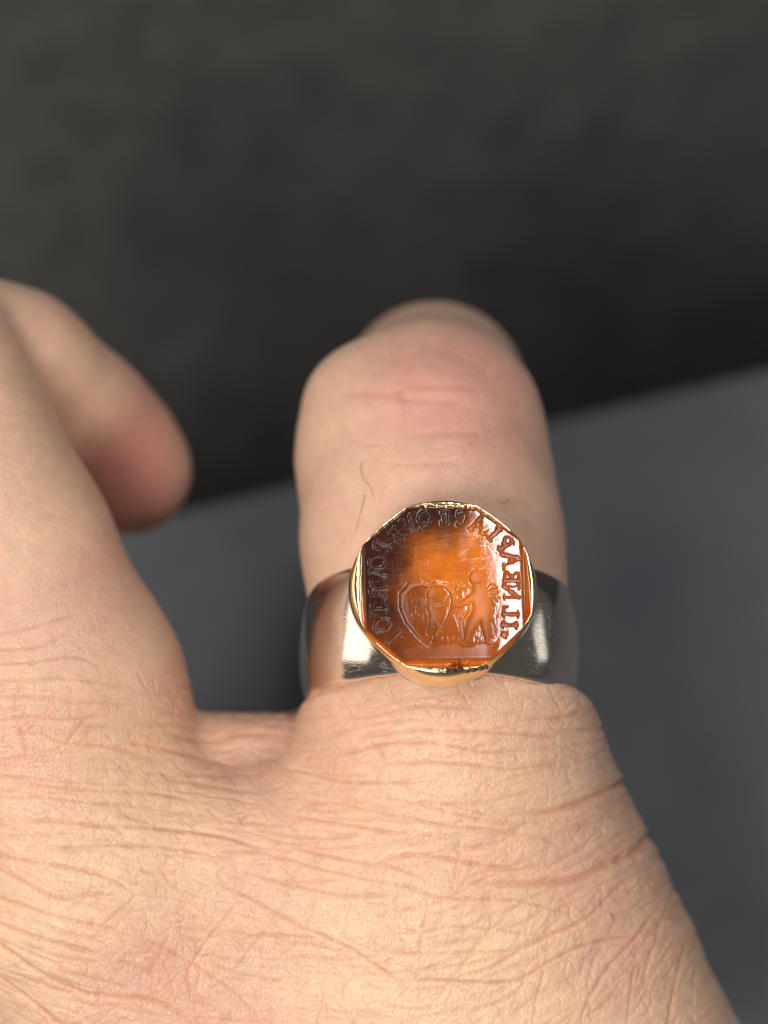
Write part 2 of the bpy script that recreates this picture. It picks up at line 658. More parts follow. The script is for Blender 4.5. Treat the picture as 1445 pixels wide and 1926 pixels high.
cr(*a7, [(-80, 460), (0, 480), (200, 545), (350, 580), (480, 600)], 4.5, .014)
cr(*a7, [(-80, 545), (0, 575), (150, 630), (270, 665), (400, 700)], 5, .016)
cr(*a7, [(-60, 600), (0, 650), (150, 760), (300, 830), (400, 850), (550, 865), (650, 900), (760, 980)], 5, .015)
cr(*a7, [(-60, 720), (0, 780), (160, 900), (260, 990)], 4, .011)
cr(*a7, [(780, 405), (960, 490), (1080, 560), (1300, 660), (1440, 750), (1560, 830)], 4, .013)
cr(*a7, [(900, 375), (1100, 430), (1300, 470), (1500, 465)], 4, .012)
cr(*a7, [(1000, 300), (1200, 365), (1440, 420), (1560, 445)], 3.5, .010)
cr(*a7, [(900, 480), (850, 560), (780, 640), (730, 720), (690, 820)], 3.5, .010)
cr(*a7, [(1040, 540), (1000, 610), (930, 690), (860, 790)], 3, .008)
cr(*a7, [(520, 470), (470, 510), (400, 570), (340, 650)], 3, .009)
cr(*a7, [(480, 600), (640, 680), (760, 750), (900, 850), (1000, 960)], 3.5, .010)
cr(*a7, [(560, 560), (660, 540), (740, 470), (800, 405)], 2.5, .007)
cr(*a7, [(600, 355), (660, 440), (740, 470), (860, 500), (1000, 500)], 2.5, .007)
cr(*a7, [(700, 950), (720, 840), (700, 720), (670, 540)], 2.5, .006)
cr(*a7, [(1200, 400), (1180, 520), (1130, 640), (1060, 700)], 2.5, .007)
cr(*a7, [(1330, 620), (1290, 760), (1300, 900)], 2.5, .006)
a8 = (700, 1450, 1.94)
cr(*a8, [(980, 350), (880, 440), (830, 490), (770, 545), (650, 600), (530, 660), (430, 720), (300, 760)], 4.5, .014)
cr(*a8, [(1060, 480), (1010, 540), (960, 610), (860, 720), (780, 860), (760, 960)], 4, .012)
cr(*a8, [(0, 90), (200, 130), (400, 180), (560, 200)], 3.5, .010)
cr(*a8, [(80, 160), (250, 200), (450, 230), (600, 240), (700, 290)], 3.5, .010)
cr(*a8, [(0, 335), (150, 305), (300, 330), (500, 360), (640, 340)], 4, .012)
cr(*a8, [(0, 390), (150, 430), (250, 465), (450, 470), (540, 475), (640, 500), (790, 540)], 4, .012)
cr(*a8, [(90, 520), (180, 490), (300, 475)], 3, .009)
cr(*a8, [(60, 560), (180, 590), (270, 570), (450, 580), (640, 605)], 3.5, .011)
cr(*a8, [(0, 660), (200, 670), (400, 660), (540, 660)], 3.5, .011)
cr(*a8, [(0, 770), (200, 765), (500, 770), (640, 700), (760, 640), (900, 605), (960, 600)], 4, .013)
cr(*a8, [(560, 470), (460, 560), (400, 620), (300, 750), (180, 900)], 3.5, .010)
cr(*a8, [(210, 670), (150, 770), (60, 860)], 3, .008)
cr(*a8, [(1120, 400), (1095, 450), (1050, 560), (1010, 700), (985, 800)], 3.5, .009)
cr(*a8, [(1165, 560), (1150, 600), (1120, 750), (1090, 900), (1080, 960)], 4, .011)
cr(*a8, [(830, 640), (790, 780), (800, 900)], 3, .008)
cr(*a8, [(965, 640), (950, 800), (930, 960)], 3.5, .009)
cr(*a8, [(1195, 680), (1180, 820), (1180, 950)], 3, .007)
cr(*a8, [(320, 230), (310, 350), (290, 450)], 2.5, .007)
cr(*a8, [(440, 410), (435, 560), (420, 640)], 2.5, .007)
cr(*a8, [(205, 440), (200, 520), (180, 600), (170, 760)], 3, .009)
cr(*a8, [(640, 690), (600, 830), (580, 960)], 3, .008)
cr(*a8, [(0, 840), (160, 870), (340, 840), (470, 800)], 3, .008)
# bent joint of the ringed finger
cr(520, 550, 2.49, [(600, 432), (750, 436), (880, 440), (960, 452)], 9, .007)
cr(520, 550, 2.49, [(300, 480), (430, 468), (560, 485), (620, 500), (800, 512), (900, 520)], 10, .009)
cr(520, 550, 2.49, [(600, 670), (700, 662), (900, 655), (980, 675)], 8, .007)
cr(520, 550, 2.49, [(520, 800), (640, 802), (800, 795), (870, 780)], 7, .005)
cr(520, 550, 2.49, [(700, 265), (860, 300), (960, 350), (1010, 410)], 10, .005)
cr(520, 550, 2.49, [(565, 440), (585, 480), (620, 520)], 10, .016)
cr(520, 550, 2.49, [(870, 790), (910, 710), (990, 650), (1120, 590)], 3, .004)
cr(520, 550, 2.49, [(380, 260), (520, 300)], 4, .004)
cr(520, 550, 2.49, [(270, 570), (370, 690), (520, 715)], 4, .004)
# upper left: lines of the near digit
a5 = (0, 1000, 2.223)
for pts in ([(-60, 440), (120, 400), (250, 360), (330, 340)], [(-60, 490), (150, 480), (290, 420)],
            [(-60, 550), (140, 545), (300, 520), (420, 560)], [(-60, 625), (200, 612), (330, 620), (560, 655)],
            [(-60, 700), (100, 690), (330, 715), (560, 720)], [(-60, 800), (100, 775), (300, 785), (480, 760)],
            [(-60, 875), (150, 840), (260, 880), (480, 905), (700, 970)], [(-60, 960), (80, 950), (240, 930)],
            [(500, 880), (640, 900), (900, 960), (1000, 990)], [(-60, 1020), (200, 1040), (500, 1060)]):
    cr(*a5, pts, 4, .010)
cr(*a5, [(840, 660), (810, 650), (760, 650)], 4, .012)

# many lesser lines that follow the same flow
for i in range(520):
    x0 = rng.uniform(-200, 1500)
    y0 = rng.uniform(1330, 1990)
    L = rng.uniform(40, 190)
    pts = []
    xi = x0
    iy, ix = int(np.clip(y0 - OY, 0, HH - 1)), int(np.clip(x0 - OX, 0, HW - 1))
    v0 = FV[iy, ix]
    yi = y0
    turn = rng.uniform(-0.12, 0.12)
    if rng.random() < 0.10:
        turn += rng.choice([-1, 1]) * rng.uniform(0.5, 1.4)
        L *= 0.45
    for s in range(5):
        pts.append((xi, yi))
        iy, ix = int(np.clip(yi - OY, 2, HH - 3)), int(np.clip(xi - OX, 2, HW - 3))
        gx = FV[iy, ix + 2] - FV[iy, ix - 2]
        gy = FV[iy + 2, ix] - FV[iy - 2, ix]
        t = np.array([gy, -gx]) / max(math.hypot(gx, gy), 1e-3)
        ca, sa = math.cos(turn), math.sin(turn)
        t = np.array([t[0] * ca - t[1] * sa, t[0] * sa + t[1] * ca])
        xi += t[0] * L / 4
        yi += t[1] * L / 4 + rng.normal(0, 1.5)
    wdt = rng.uniform(1.8, 5.0)
    CREASES.append((pts, wdt, rng.uniform(.0022, .0034) * (wdt ** 0.65)))

# the rhombic net of fine skin lines: straight links between jittered nodes that follow the flow
CREV = {}
ORDER = np.argsort(FV, axis=0)


def flow_to_px(x, v):
    """pixel row where the flow coordinate reaches v on column x"""
    ix = int(np.clip(x - OX, 0, HW - 1))
    colv = FV[:, ix]
    return OY + int(np.argmin(np.abs(colv - v)))


GU, GV = 40.0, 25.0
nu, nv = int(HW / GU) + 1, int(1000 / GV) + 1
NODE = np.zeros((nu, nv, 2))
for a in range(nu):
    for b in range(nv):
        x = OX + (a + 0.5 * (b % 2) + rng.uniform(-.33, .33)) * GU
        v = 1260 + (b + rng.uniform(-.33, .33)) * GV
        NODE[a, b] = (x, flow_to_px(x, v))
for a in range(nu - 1):
    for b in range(nv - 1):
        sft = b % 2
        for (c, d_), pr in (((a + 1, b), .78), ((a + sft, b + 1), .80), ((a - 1 + sft, b + 1), .80), ((a, min(b + 2, nv - 1)), .16)):
            if 0 <= c < nu and rng.random() < pr:
                p0, p1 = NODE[a, b], NODE[c, d_]
                if abs(p0[1] - p1[1]) > 110:
                    continue
                m = (p0 + p1) / 2 + rng.normal(0, 2.0, 2)
                CREASES.append(([tuple(p0), tuple(m), tuple(p1)], rng.uniform(1.4, 2.3), rng.uniform(.003, .0075)))

Hm = np.zeros((HH, HW), np.float32)
Tint = np.zeros((HH, HW), np.float32)
Gr = np.zeros((HH, HW), np.float32)
Pf = np.zeros((HH, HW), np.float32)


def spline(pts, n=6):
    p = np.array(pts, float)
    if len(p) < 3:
        return p
    e = np.vstack([2 * p[0] - p[1], p, 2 * p[-1] - p[-2]])
    out = []
    for i in range(1, len(e) - 2):
        for t in np.linspace(0, 1, n, endpoint=False):
            a, b, c, d = e[i - 1], e[i], e[i + 1], e[i + 2]
            out.append(0.5 * ((2 * b) + (c - a) * t + (2 * a - 5 * b + 4 * c - d) * t * t
                              + (3 * b - a - 3 * c + d) * t ** 3))
    out.append(p[-1])
    return np.array(out)


wob = noise2((HH, HW), 14, 11).astype(np.float32)
for pts, wd, dep in CREASES:
    q = spline(pts)
    lo = q.min(0) - 8 * wd
    hi = q.max(0) + 8 * wd
    x0, x1 = int(np.clip(lo[0] - OX, 0, HW)), int(np.clip(hi[0] - OX, 0, HW))
    y0, y1 = int(np.clip(lo[1] - OY, 0, HH)), int(np.clip(hi[1] - OY, 0, HH))
    if x1 - x0 < 3 or y1 - y0 < 3:
        continue
    X, Y = PX[y0:y1, x0:x1], PY[y0:y1, x0:x1]
    best = np.full(X.shape, 1e6, np.float32)
    along = np.zeros(X.shape, np.float32)
    n = len(q) - 1
    for i in range(n):
        a, b = q[i], q[i + 1]
        ab = b - a
        t = np.clip(((X - a[0]) * ab[0] + (Y - a[1]) * ab[1]) / max(ab @ ab, 1e-6), 0, 1)
        dd = (X - a[0] - t * ab[0]) ** 2 + (Y - a[1] - t * ab[1]) ** 2
        m = dd < best
        best = np.where(m, dd, best)
        along = np.where(m, (i + t) / n, along)
    dist = np.sqrt(best) + wob[y0:y1, x0:x1] * 1.1
    dist = np.abs(dist)
    fade = np.minimum(1, (5 if wd > 2.1 else 14) * np.minimum(along, 1 - along) + 0.15)
    g = np.exp(-(dist / wd) ** 1.5) * fade
    puff = np.exp(-(dist / (3.2 * wd)) ** 2) * fade
    a, b = Gr[y0:y1, x0:x1], (dep * g).astype(np.float32)
    Gr[y0:y1, x0:x1] = np.maximum(a, b) + 0.3 * np.minimum(a, b)
    a, b = Pf[y0:y1, x0:x1], (0.22 * dep * (puff - g)).astype(np.float32)
    Pf[y0:y1, x0:x1] = np.where(np.abs(a) > np.abs(b), a, b)
    Tint[y0:y1, x0:x1] = np.maximum(Tint[y0:y1, x0:x1], g * min(1, dep / .013))

Hm += Pf - Gr
# fold field and fine skin net, strongest on the back of the hand
back = smoothstep(1270, 1400, PY)
dig = smoothstep(900, 1250, PY) * (1 - smoothstep(300, 500, PX))
msk = np.maximum(back, 0.6 * dig)
w1 = noise_at(FV / 34.0 + noise_at(PY / 120, PX / 160, 5) * 0.8, FU / 230.0, 21)
w2 = noise_at(FV / 17.0, FU / 120.0, 22)
Hm += (msk * (w1 * 0.0046 + w2 * 0.0012)).astype(np.float32)
ou = noise2((HH, HW), 60, 31) * 7
ov = noise2((HH, HW), 60, 32) * 6
e1 = worley(FU + FV * 0.35 + ou, FV + ov, 40, 24, 41)
e2 = worley(FU - FV * 0.4 + ou, FV * 1.0 + ov, 19, 15, 42)
e3 = worley(FU + ou * .6, FV + ov * .6, 9, 8, 43)
net1 = np.exp(-(e1 / 0.10) ** 1.3)
net2 = np.exp(-(e2 / 0.13) ** 1.3)
net3 = np.exp(-(e3 / 0.2) ** 1.3)
pat = 0.55 + 0.45 * np.tanh(noise2((HH, HW), 110, 51) * 1.4)
fin = 0.55 + 0.45 * msk
Hm -= (fin * (0.0030 * net1 * pat + 0.0024 * net2 + 0.0012 * net3)).astype(np.float32)
Hm += (fin * noise2((HH, HW), 7, 61) * 0.0008 + fin * noise2((HH, HW), 48, 62) * 0.002 + msk * noise2((HH, HW), 120, 63, 1.6) * 0.011).astype(np.float32)
Tint = np.maximum(Tint, (0.35 * net1 * pat * msk).astype(np.float32))


def bil(M, px, py):
    x = np.clip(px - OX, 0, HW - 2.001)
    y = np.clip(py - OY, 0, HH - 2.001)
    ix, iy = x.astype(int), y.astype(int)
    fx, fy = x - ix, y - iy
    return (M[iy, ix] * (1 - fx) + M[iy, ix + 1] * fx) * (1 - fy) + (M[iy + 1, ix] * (1 - fx) + M[iy + 1, ix + 1] * fx) * fy


kx = D / (S * (D - V[:, 2]))
vpx = V[:, 0] * kx + 722.5
vpy = -V[:, 1] * kx + 963.0
front = smoothstep(-0.05, 0.25, nn[:, 2])
edge = smoothstep(-0.30, 0.05, nn[:, 2])
far = smoothstep(-2.9, -1.9, V[:, 2])          # the bent end of the near digit is smooth
hh = bil(Hm, vpx, vpy)
soft_end = np.maximum(far, 0.0)
V = V + nn * (hh * edge * soft_end)[:, None]

# large folds at the bent finger end
def dist_poly(pts, z):
    q = np.array([P(x, y, z) for x, y in pts])
    best = np.full(len(V), 9.0)
    for a, b in zip(q[:-1], q[1:]):
        best = np.minimum(best, cone(V.astype(np.float32), a, b, 0, 0))
    return best


# skin tone per point
n_lo = noise_at(V[:, 1] * 1.1 + V[:, 2] * .7 + 40, V[:, 0] * 1.1 + 40, 71)
n_mid = noise_at(V[:, 1] * 3.3 + V[:, 2] * 2 + 60, V[:, 0] * 3.0 + 60, 72)
n_hi = noise_at(V[:, 1] * 11 + V[:, 2] * 6 + 90, V[:, 0] * 10 + 90, 73)
base = np.array([0.77, 0.523, 0.385])
pink = np.array([0.72, 0.395, 0.325])
yel = np.array([0.82, 0.59, 0.41])
red = np.array([0.74, 0.31, 0.27])


def blob(px, py, z, r):
    q = V - P(px, py, z)
    return np.exp(-(q * q).sum(1) / (r * r))


wp = np.clip(0.24 + 0.18 * n_lo + 0.18 * n_mid + 0.10 * n_hi, 0, 1)
wp += 1.0 * blob(845, 745, -1.2, 0.62) + 0.35 * blob(830, 720, -1.3, 0.95)
wp += 0.3 * blob(760, 1760, -0.2, 0.5) + 0.15 * blob(380, 1860, -0.3, 0.5) + 0.35 * blob(500, 1380, -1.1, .6)
wp += 0.5 * blob(880, 1300, -0.4, 0.35) + .4 * blob(1010, 1600, -.4, .6)
wy = np.clip(0.35 - 0.35 * n_lo + 0.25 * n_mid, 0, 1) * smoothstep(1150, 1500, vpy)  # yellower mottling, with warm highlights of the lower hand painted in
wr = np.clip(blob(235, 880, -3.0, 0.60) * 0.9, 0, 1)
wr = np.maximum(wr, 0.55 * blob(150, 800, -2.8, 0.45))
tone = base + (pink - base) * np.clip(wp, 0, 1)[:, None]
tone = tone + (yel - tone) * np.clip(wy, 0, 1)[:, None]
tone = tone + (red - tone) * wr[:, None]
tt = bil(Tint, vpx, vpy) * edge * soft_end * (0.6 + 0.4 * smoothstep(1150, 1350, vpy))
tone = tone * (1 - tt[:, None] * np.array([0.11, 0.29, 0.36]))  # crease lines darker and redder: their shade and scattered light painted in

hand = link('hand', V, Fq, SKIN)
set_color(hand, 'tone', np.clip(tone, 0, 1))
hand.matrix_world = ML
tag(hand, 'bare hand with a curled thumb and one bent finger wearing the signet ring', 'hand')


# ------------------------------------------------------------------ hairs lying on the skin
def tube(pts, radii, nseg=6):
    pts = np.array(pts, float)
    vs, fs = [], []
    for i, p in enumerate(pts):
        t = pts[min(i + 1, len(pts) - 1)] - pts[max(i - 1, 0)]
        t /= np.linalg.norm(t)
        a = np.cross(t, [0, 0, 1.0])
        a /= max(np.linalg.norm(a), 1e-6)
        b = np.cross(t, a)
        for k in range(nseg):
            th = 2 * math.pi * k / nseg
            vs.append(p + radii[i] * (a * math.cos(th) + b * math.sin(th)))
    for i in range(len(pts) - 1):
        for k in range(nseg):
            k2 = (k + 1) % nseg
            fs.append((i * nseg + k, i * nseg + k2, (i + 1) * nseg + k2, (i + 1) * nseg + k))
    fs.append(tuple(range(nseg))[::-1])
    fs.append(tuple(range((len(pts) - 1) * nseg, len(pts) * nseg)))
    return vs, fs


def on_skin(px, py):
    """nearest skin point seen at that place, found by marching the field"""
    o = np.array([0, 0, D])
    dr = P(px, py, 0) - o
    dr /= np.linalg.norm(dr)
    t = 17.0
    for i in range(200):
        dd = float(sdf((o + dr * t)[None])[0])
        if abs(dd) < 0.002:
            break
        t += dd * 0.8
    return o + dr * t


for pts in ([(680, 869), (680, 890), (690, 908), (700, 922), (703, 939)], [(687, 930), (681, 955), (674, 980), (668, 1005)],
            [(960, 938), (950, 944), (940, 946)], [(447, 1536), (452, 1543), (455, 1552)], [(398, 1458), (402, 1463), (404, 1468)],
            [(1146, 1716), (1152, 1726), (1155, 1736)]):
    q = [on_skin(x, y) + np.array([0, 0, 0.016 + 0.01 * math.sin(i * 1.3)]) for i, (x, y) in enumerate(pts)]
    q = spline(q, 5)
    n = len(q)
    vs, fs = tube(q, [0.0021 * (1 - 0.6 * i / n) for i in range(n)])
    link('hair', vs, fs, HAIR, hand)

# ------------------------------------------------------------------ the ring
ring = bpy.data.objects.new('ring', None)
ring.empty_display_size = 0.5
col.objects.link(ring)
MR = Matrix(((RX[0], RY[0], RZ[0], GC[0]), (RX[1], RY[1], RZ[1], GC[1]), (RX[2], RY[2], RZ[2], GC[2]), (0, 0, 0, 1)))
ring.matrix_world = ML @ MR @ Matrix.Translation((0, 0, -1.36))
tag(ring, 'wide pale metal signet ring with gold bezel and engraved orange stone on the finger', 'ring')
ZC = 1.36            # stone face above the band centre


def lathe(profile_fn, nth, prof_n, closed_profile):
    """profile_fn(theta, i) -> (x, y, z); a torus-like grid"""
    vs = []
    for k in range(nth):
        th = 2 * math.pi * k / nth
        vs += profile_fn(th)
    fs = []
    m = prof_n
    for k in range(nth):
        k2 = (k + 1) % nth
        for i in range(m if closed_profile else m - 1):
            i2 = (i + 1) % m
            fs.append((k * m + i, k * m + i2, k2 * m + i2, k2 * m + i))
    return vs, fs


# band: broad, domed outside, its height a little uneven from wear
BP = []
nb = 26
y0b, y1b = -0.56, 0.365
for i in range(nb + 1):
    t = -1 + 2 * i / nb
    yb = (y0b + y1b) / 2 + t * (y1b - y0b) / 2
    rb = 1.085 - 0.075 * abs(t) ** 2.6 - (0.02 if abs(t) > 0.99 else 0)
    BP.append((yb, rb))
BP += [(y1b - 0.02, 0.965), (y1b - 0.10, 0.945), ((y0b + y1b) / 2, 0.94), (y0b + 0.10, 0.945), (y0b + 0.02, 0.965)]


def band_prof(th):
    out = []
    for i, (yb, rb) in enumerate(BP):
        wv = 0.0022 * math.sin(3 * th + 1.2) * math.sin(5 * yb + 2 * th) if i <= nb else 0
        out.append((math.cos(th) * (rb + wv), yb, math.sin(th) * (rb + wv)))
    return out


vs, fs = lathe(band_prof, 220, len(BP), True)
band = link('band', vs, [f[::-1] for f in fs], BAND, ring)

# octagon of the stone, in ring-face coordinates (cm)
ca = math.cos(AL)
OCT_PX = [(771, 957), (897, 958), (982, 1018), (986, 1181), (926, 1237), (757, 1240), (689, 1184), (684, 1028)]
OCT = np.array([((x - 834) * S, -(y - 1101) * S / ca) for x, y in OCT_PX])


def oct_dist(X, Y):
    """signed distance (positive outside) to the eight-sided outline"""
    d = np.full(X.shape, -9.0)
    for i in range(8):
        a, b = OCT[i], OCT[(i + 1) % 8]
        e = b - a
        n = np.array([-e[1], e[0]]) / np.linalg.norm(e)
        if n @ a < 0:
            n = -n
        d = np.maximum(d, (X - a[0]) * n[0] + (Y - a[1]) * n[1])
    return d


def oct_radius(th, grow):
    c, s = math.cos(th), math.sin(th)
    r = 9.0
    for i in range(8):
        a, b = OCT[i], OCT[(i + 1) % 8]
        e = b - a
        n = np.array([-e[1], e[0]]) / np.linalg.norm(e)
        if n @ a < 0:
            n = -n
        k = c * n[0] + s * n[1]
        if k > 1e-3:
            r = min(r, (n @ a + grow) / k)
    return r


rb_ = np.random.default_rng(5)
jag = rb_.standard_normal(720)
jag = np.convolve(np.concatenate([jag, jag, jag]), np.hanning(7) / np.hanning(7).sum(), 'same')[720:1440]
jag2 = np.convolve(np.concatenate([jag, jag, jag]), np.hanning(41) / np.hanning(41).sum(), 'same')[720:1440] * 3


def bez_prof(th):
    k = int(round(th / (2 * math.pi) * 720)) % 720
    c, s = math.cos(th), math.sin(th)
    ro = oct_radius(th, 0.062)
    R = 0.672 + 0.018 * math.cos(4 * th + 0.1)
    Rt = 0.8 * R + 0.2 * min(ro + 0.02, 0.70)
    grow = 0.018 + 0.026 * max(0, math.cos(th + 0.75)) + 0.0012 * jag2[k]
    ri = oct_radius(th, grow) + 0.0012 * jag[k]
    ri = min(ri, Rt - 0.022)
    mid = (Rt + ri) / 2
    zt = -0.012 + 0.0012 * jag2[k]
    pr = [(R * 0.93, -0.47), (R * 0.965, -0.38), (R * 0.985, -0.30), (R * 1.0, -0.2), (R * 1.005, -0.13),
          (0.5 * (R * 1.0 + Rt) + 0.004, -0.085), (Rt - 0.004, -0.052), (Rt - 0.014, -0.030), (mid + 0.3 * (Rt - mid), zt - 0.006),
          (mid, zt), (mid - 0.45 * (mid - ri), zt - 0.004 + 0.0008 * jag[(k + 9) % 720]),
          (ri, zt - 0.014 + 0.0016 * jag[(k + 40) % 720]), (ri - 0.006, zt - 0.034), (ri - 0.004, zt - 0.10), (ri - 0.02, -0.47)]
    return [(c * r, s * r, z + ZC) for r, z in pr]


vs, fs = lathe(bez_prof, 720, 15, True)
bezel = link('bezel', vs, fs, GOLD, ring)

# ------------------------------------------------------------------ stone: engraved face as real relief
GN = 430
gx = np.linspace(-0.70, 0.70, GN)
GX, GY = np.meshgrid(gx, gx, indexing='xy')
# in the enlarged face sketch: 3.803 sketch units per photo pixel
K = 3.803
QX = GX / S * K + (834 - 650) * K
QY = -GY * ca / S * K + (1101 - 920) * K


def seg2(ax_, ay, bx, by):
    ex, ey = bx - ax_, by - ay
    t = np.clip(((QX - ax_) * ex + (QY - ay) * ey) / max(ex * ex + ey * ey, 1e-6), 0, 1)
    return np.sqrt((QX - ax_ - t * ex) ** 2 + (QY - ay - t * ey) ** 2), t


def cap(pts, radii):
    d = None
    for i in range(len(pts) - 1):
        l, t = seg2(*pts[i], *pts[i + 1])
        c = l - (radii[i] + t * (radii[i + 1] - radii[i]))
        d = c if d is None else smin(d, c, 8.0)
    return d


def disc(x, y, r):
    return np.sqrt((QX - x) ** 2 + (QY - y) ** 2) - r


gw = noise_at(QY / 22.0 + 5, QX / 22.0 + 5, 81) * 3.2 + noise_at(QY / 9.0 + 5, QX / 9.0 + 5, 82) * 1.6

# letter strokes: (x0, y0, x1, y1, half width) in a box one unit tall; serifs as short strokes
TK, TN, SF = 0.115, 0.065, 0.06


def arc(cx, cy, rx, ry, a0, a1, hw, n=9):
    o = []
    for i in range(n):
        t0 = math.radians(a0 + (a1 - a0) * i / n)
        t1 = math.radians(a0 + (a1 - a0) * (i + 1) / n)
        o.append((cx + rx * math.cos(t0), cy + ry * math.sin(t0), cx + rx * math.cos(t1), cy + ry * math.sin(t1), hw))
    return o


def sf(x, y, wd=0.2):
    return [(x - wd, y, x + wd, y, SF)]


GLYPH = {
    'I': [(0, 0, 0, 1, TK)] + sf(0, 0.03) + sf(0, 0.97),
    'L': [(-.12, 0, -.12, 1, TK), (-.12, .04, .34, .04, TN), (.34, .04, .36, .26, TN)] + sf(-.12, 0.97) + sf(-.16, .03, .16),
    'N': [(-.34, 0, -.34, 1, TN), (-.34, .97, .34, .03, TK), (.34, 0, .34, 1, TN)] + sf(-.36, .03, .15) + sf(.34, .97, .16),
    'E': [(-.2, 0, -.2, 1, TK), (-.2, .96, .28, .96, TN), (-.2, .52, .14, .52, TN), (-.2, .04, .3, .04, TN),
          (.28, .96, .3, .78, TN), (.3, .04, .34, .24, TN), (.14, .4, .14, .64, SF)] + sf(-.24, .03, .14),
    'A': [(-.34, 0, 0, 1, TN), (0, 1, .34, 0, TK), (-.2, .36, .2, .36, SF)] + sf(-.36, .03, .14) + sf(.36, .03, .15),
    'P': [(-.18, 0, -.18, 1, TK)] + arc(-.1, .74, .34, .25, 90, -90, .09) + sf(-.18, .03, .18) + sf(-.22, .97, .12),
    'C': arc(0, .5, .36, .46, 50, 310, .095, 14) + [(.24, .84, .28, .68, SF)],
    'Q': arc(0, .52, .37, .44, 0, 360, .1, 18) + [(.05, .2, .4, -.1, .08)],
    'O': arc(0, .5, .36, .46, 0, 360, .105, 18),
    'V': [(-.34, 1, 0, 0, TK), (0, 0, .34, 1, TN)] + sf(-.36, .97, .15) + sf(.36, .97, .14),
    'R': [(-.2, 0, -.2, 1, TK)] + arc(-.12, .75, .32, .23, 90, -90, .085) + [(-.02, .5, .34, .03, .1)] + sf(-.2, .03, .16)
         + sf(-.24, .97, .12) + sf(.36, .03, .1),
    'T': [(0, 0, 0, 1, TK), (-.36, .96, .36, .96, TN), (-.36, .96, -.38, .76, TN), (.36, .96, .38, .76, TN)] + sf(0, .03, .18),
    '.': [(0, .3, 0, .34, .2)],
}
# letter, centre, outward direction in degrees (sketch axes, y up), height
TEXT = [('.', 1150, 1052, -20, 110), ('I', 1168, 975, -3, 96), ('L', 1178, 885, 0, 100), ('N', 1185, 742, 0, 104),
        ('E', 1188, 640, 0, 100), ('A', 1190, 512, 4, 118), ('P', 1142, 392, 28, 108), ('L', 1060, 318, 42, 104),
        ('A', 955, 258, 66, 112), ('C', 832, 218, 84, 104), ('E', 722, 212, 90, 100), ('Q', 572, 222, 98, 112),
        ('V', 462, 258, 118, 104), ('E', 372, 338, 132, 104), ('P', 262, 430, 158, 108), ('O', 234, 536, 174, 112),
        ('V', 240, 640, 180, 108), ('R', 242, 752, 180, 108), ('T', 244, 868, 184, 108), ('O', 272, 978, 196, 112),
        ('I', 352, 1062, 218, 112)]
dl = np.full(QX.shape, 99.0)
for ch, cx, cy, ang, hgt in TEXT:
    hgt = hgt * 1.08
    a = math.radians(ang)
    up = np.array([math.cos(a), -math.sin(a)])          # sketch axes have y down
    rt = np.array([up[1], -up[0]])                      # mirrored writing: a seal reads reversed
    for x0, y0, x1, y1, hw in GLYPH[ch]:
        p0 = np.array([cx, cy]) + rt * x0 * hgt + up * (y0 - .5) * hgt
        p1 = np.array([cx, cy]) + rt * x1 * hgt + up * (y1 - .5) * hgt
        l, t = seg2(*p0, *p1)
        dl = np.minimum(dl, l - hw * hgt)
dl = dl + gw * 0.9
letters = smoothstep(4.5, -9.0, dl)

hc1 = cap([(600, 706), (545, 686), (465, 702), (412, 768), (412, 850), (450, 948), (520, 1046), (600, 1128)],
          [16, 24, 30, 32, 32, 28, 20, 9])
hc2 = cap([(600, 706), (650, 684), (718, 698), (768, 752), (774, 830), (742, 918), (692, 1000), (640, 1075), (600, 1128)],
          [16, 22, 24, 22, 19, 17, 15, 11, 8])
heart = np.minimum(hc1, hc2) + gw * .4
heart_c = smoothstep(3, -22, heart)

small = disc(612, 766, 34)
small = smin(small, cap([(608, 815), (620, 870), (640, 920)], [26, 34, 36]), 10)
small = smin(small, cap([(640, 925), (668, 985), (645, 1040), (640, 1075)], [26, 19, 13, 9]), 8)
small = smin(small, cap([(618, 930), (612, 990), (590, 1030)], [22, 15, 9]), 8)
small = smin(small, cap([(610, 826), (660, 846), (716, 838)], [15, 12, 9]), 6)
small = np.minimum(small, cap([(716, 838), (728, 800), (740, 780)], [8, 6, 5]))
for q in ((500, 800), (492, 835), (508, 868), (530, 895)):
    small = np.minimum(small, cap([(585, 815), ((585 + q[0]) / 2, (800 + q[1]) / 2), q], [10, 9, 5]))
big = disc(940, 640, 54)
big = smin(big, disc(905, 662, 20), 10)
big = smin(big, cap([(955, 715), (962, 780), (978, 880)], [44, 62, 66]), 16)
big = smin(big, cap([(938, 905), (896, 985), (872, 1040), (862, 1088)], [44, 34, 23, 16]), 5)
big = smin(big, cap([(1000, 915), (1000, 985), (1008, 1040), (1012, 1094)], [42, 33, 23, 16]), 5)
big = smin(big, cap([(928, 765), (868, 812), (806, 838)], [30, 25, 17]), 8)
big = smin(big, cap([(866, 1088), (836, 1094)], [12, 8]), 5)
big = smin(big, cap([(1006, 1094), (1050, 1102)], [12, 8]), 5)
wing = cap([(1008, 735), (1040, 705), (1072, 712)], [16, 20, 12])
for q in ((1090, 745), (1092, 780), (1080, 812), (1060, 838)):
    wing = np.minimum(wing, cap([(1012, 745), ((1012 + q[0]) / 2 + 6, (740 + q[1]) / 2), q], [12, 12, 6]))
curls = np.full(QX.shape, 99.0)
for k in range(9):
    a = math.radians(20 + 34 * k)
    curls = np.minimum(curls, disc(940 + 46 * math.cos(a), 632 - 40 * math.sin(a), 14))
torch = disc(812, 716, 26)
for q in ((790, 690), (826, 684), (842, 712), (786, 738)):
    torch = smin(torch, disc(*q, 15), 6)
drape = np.full(QX.shape, 99.0)
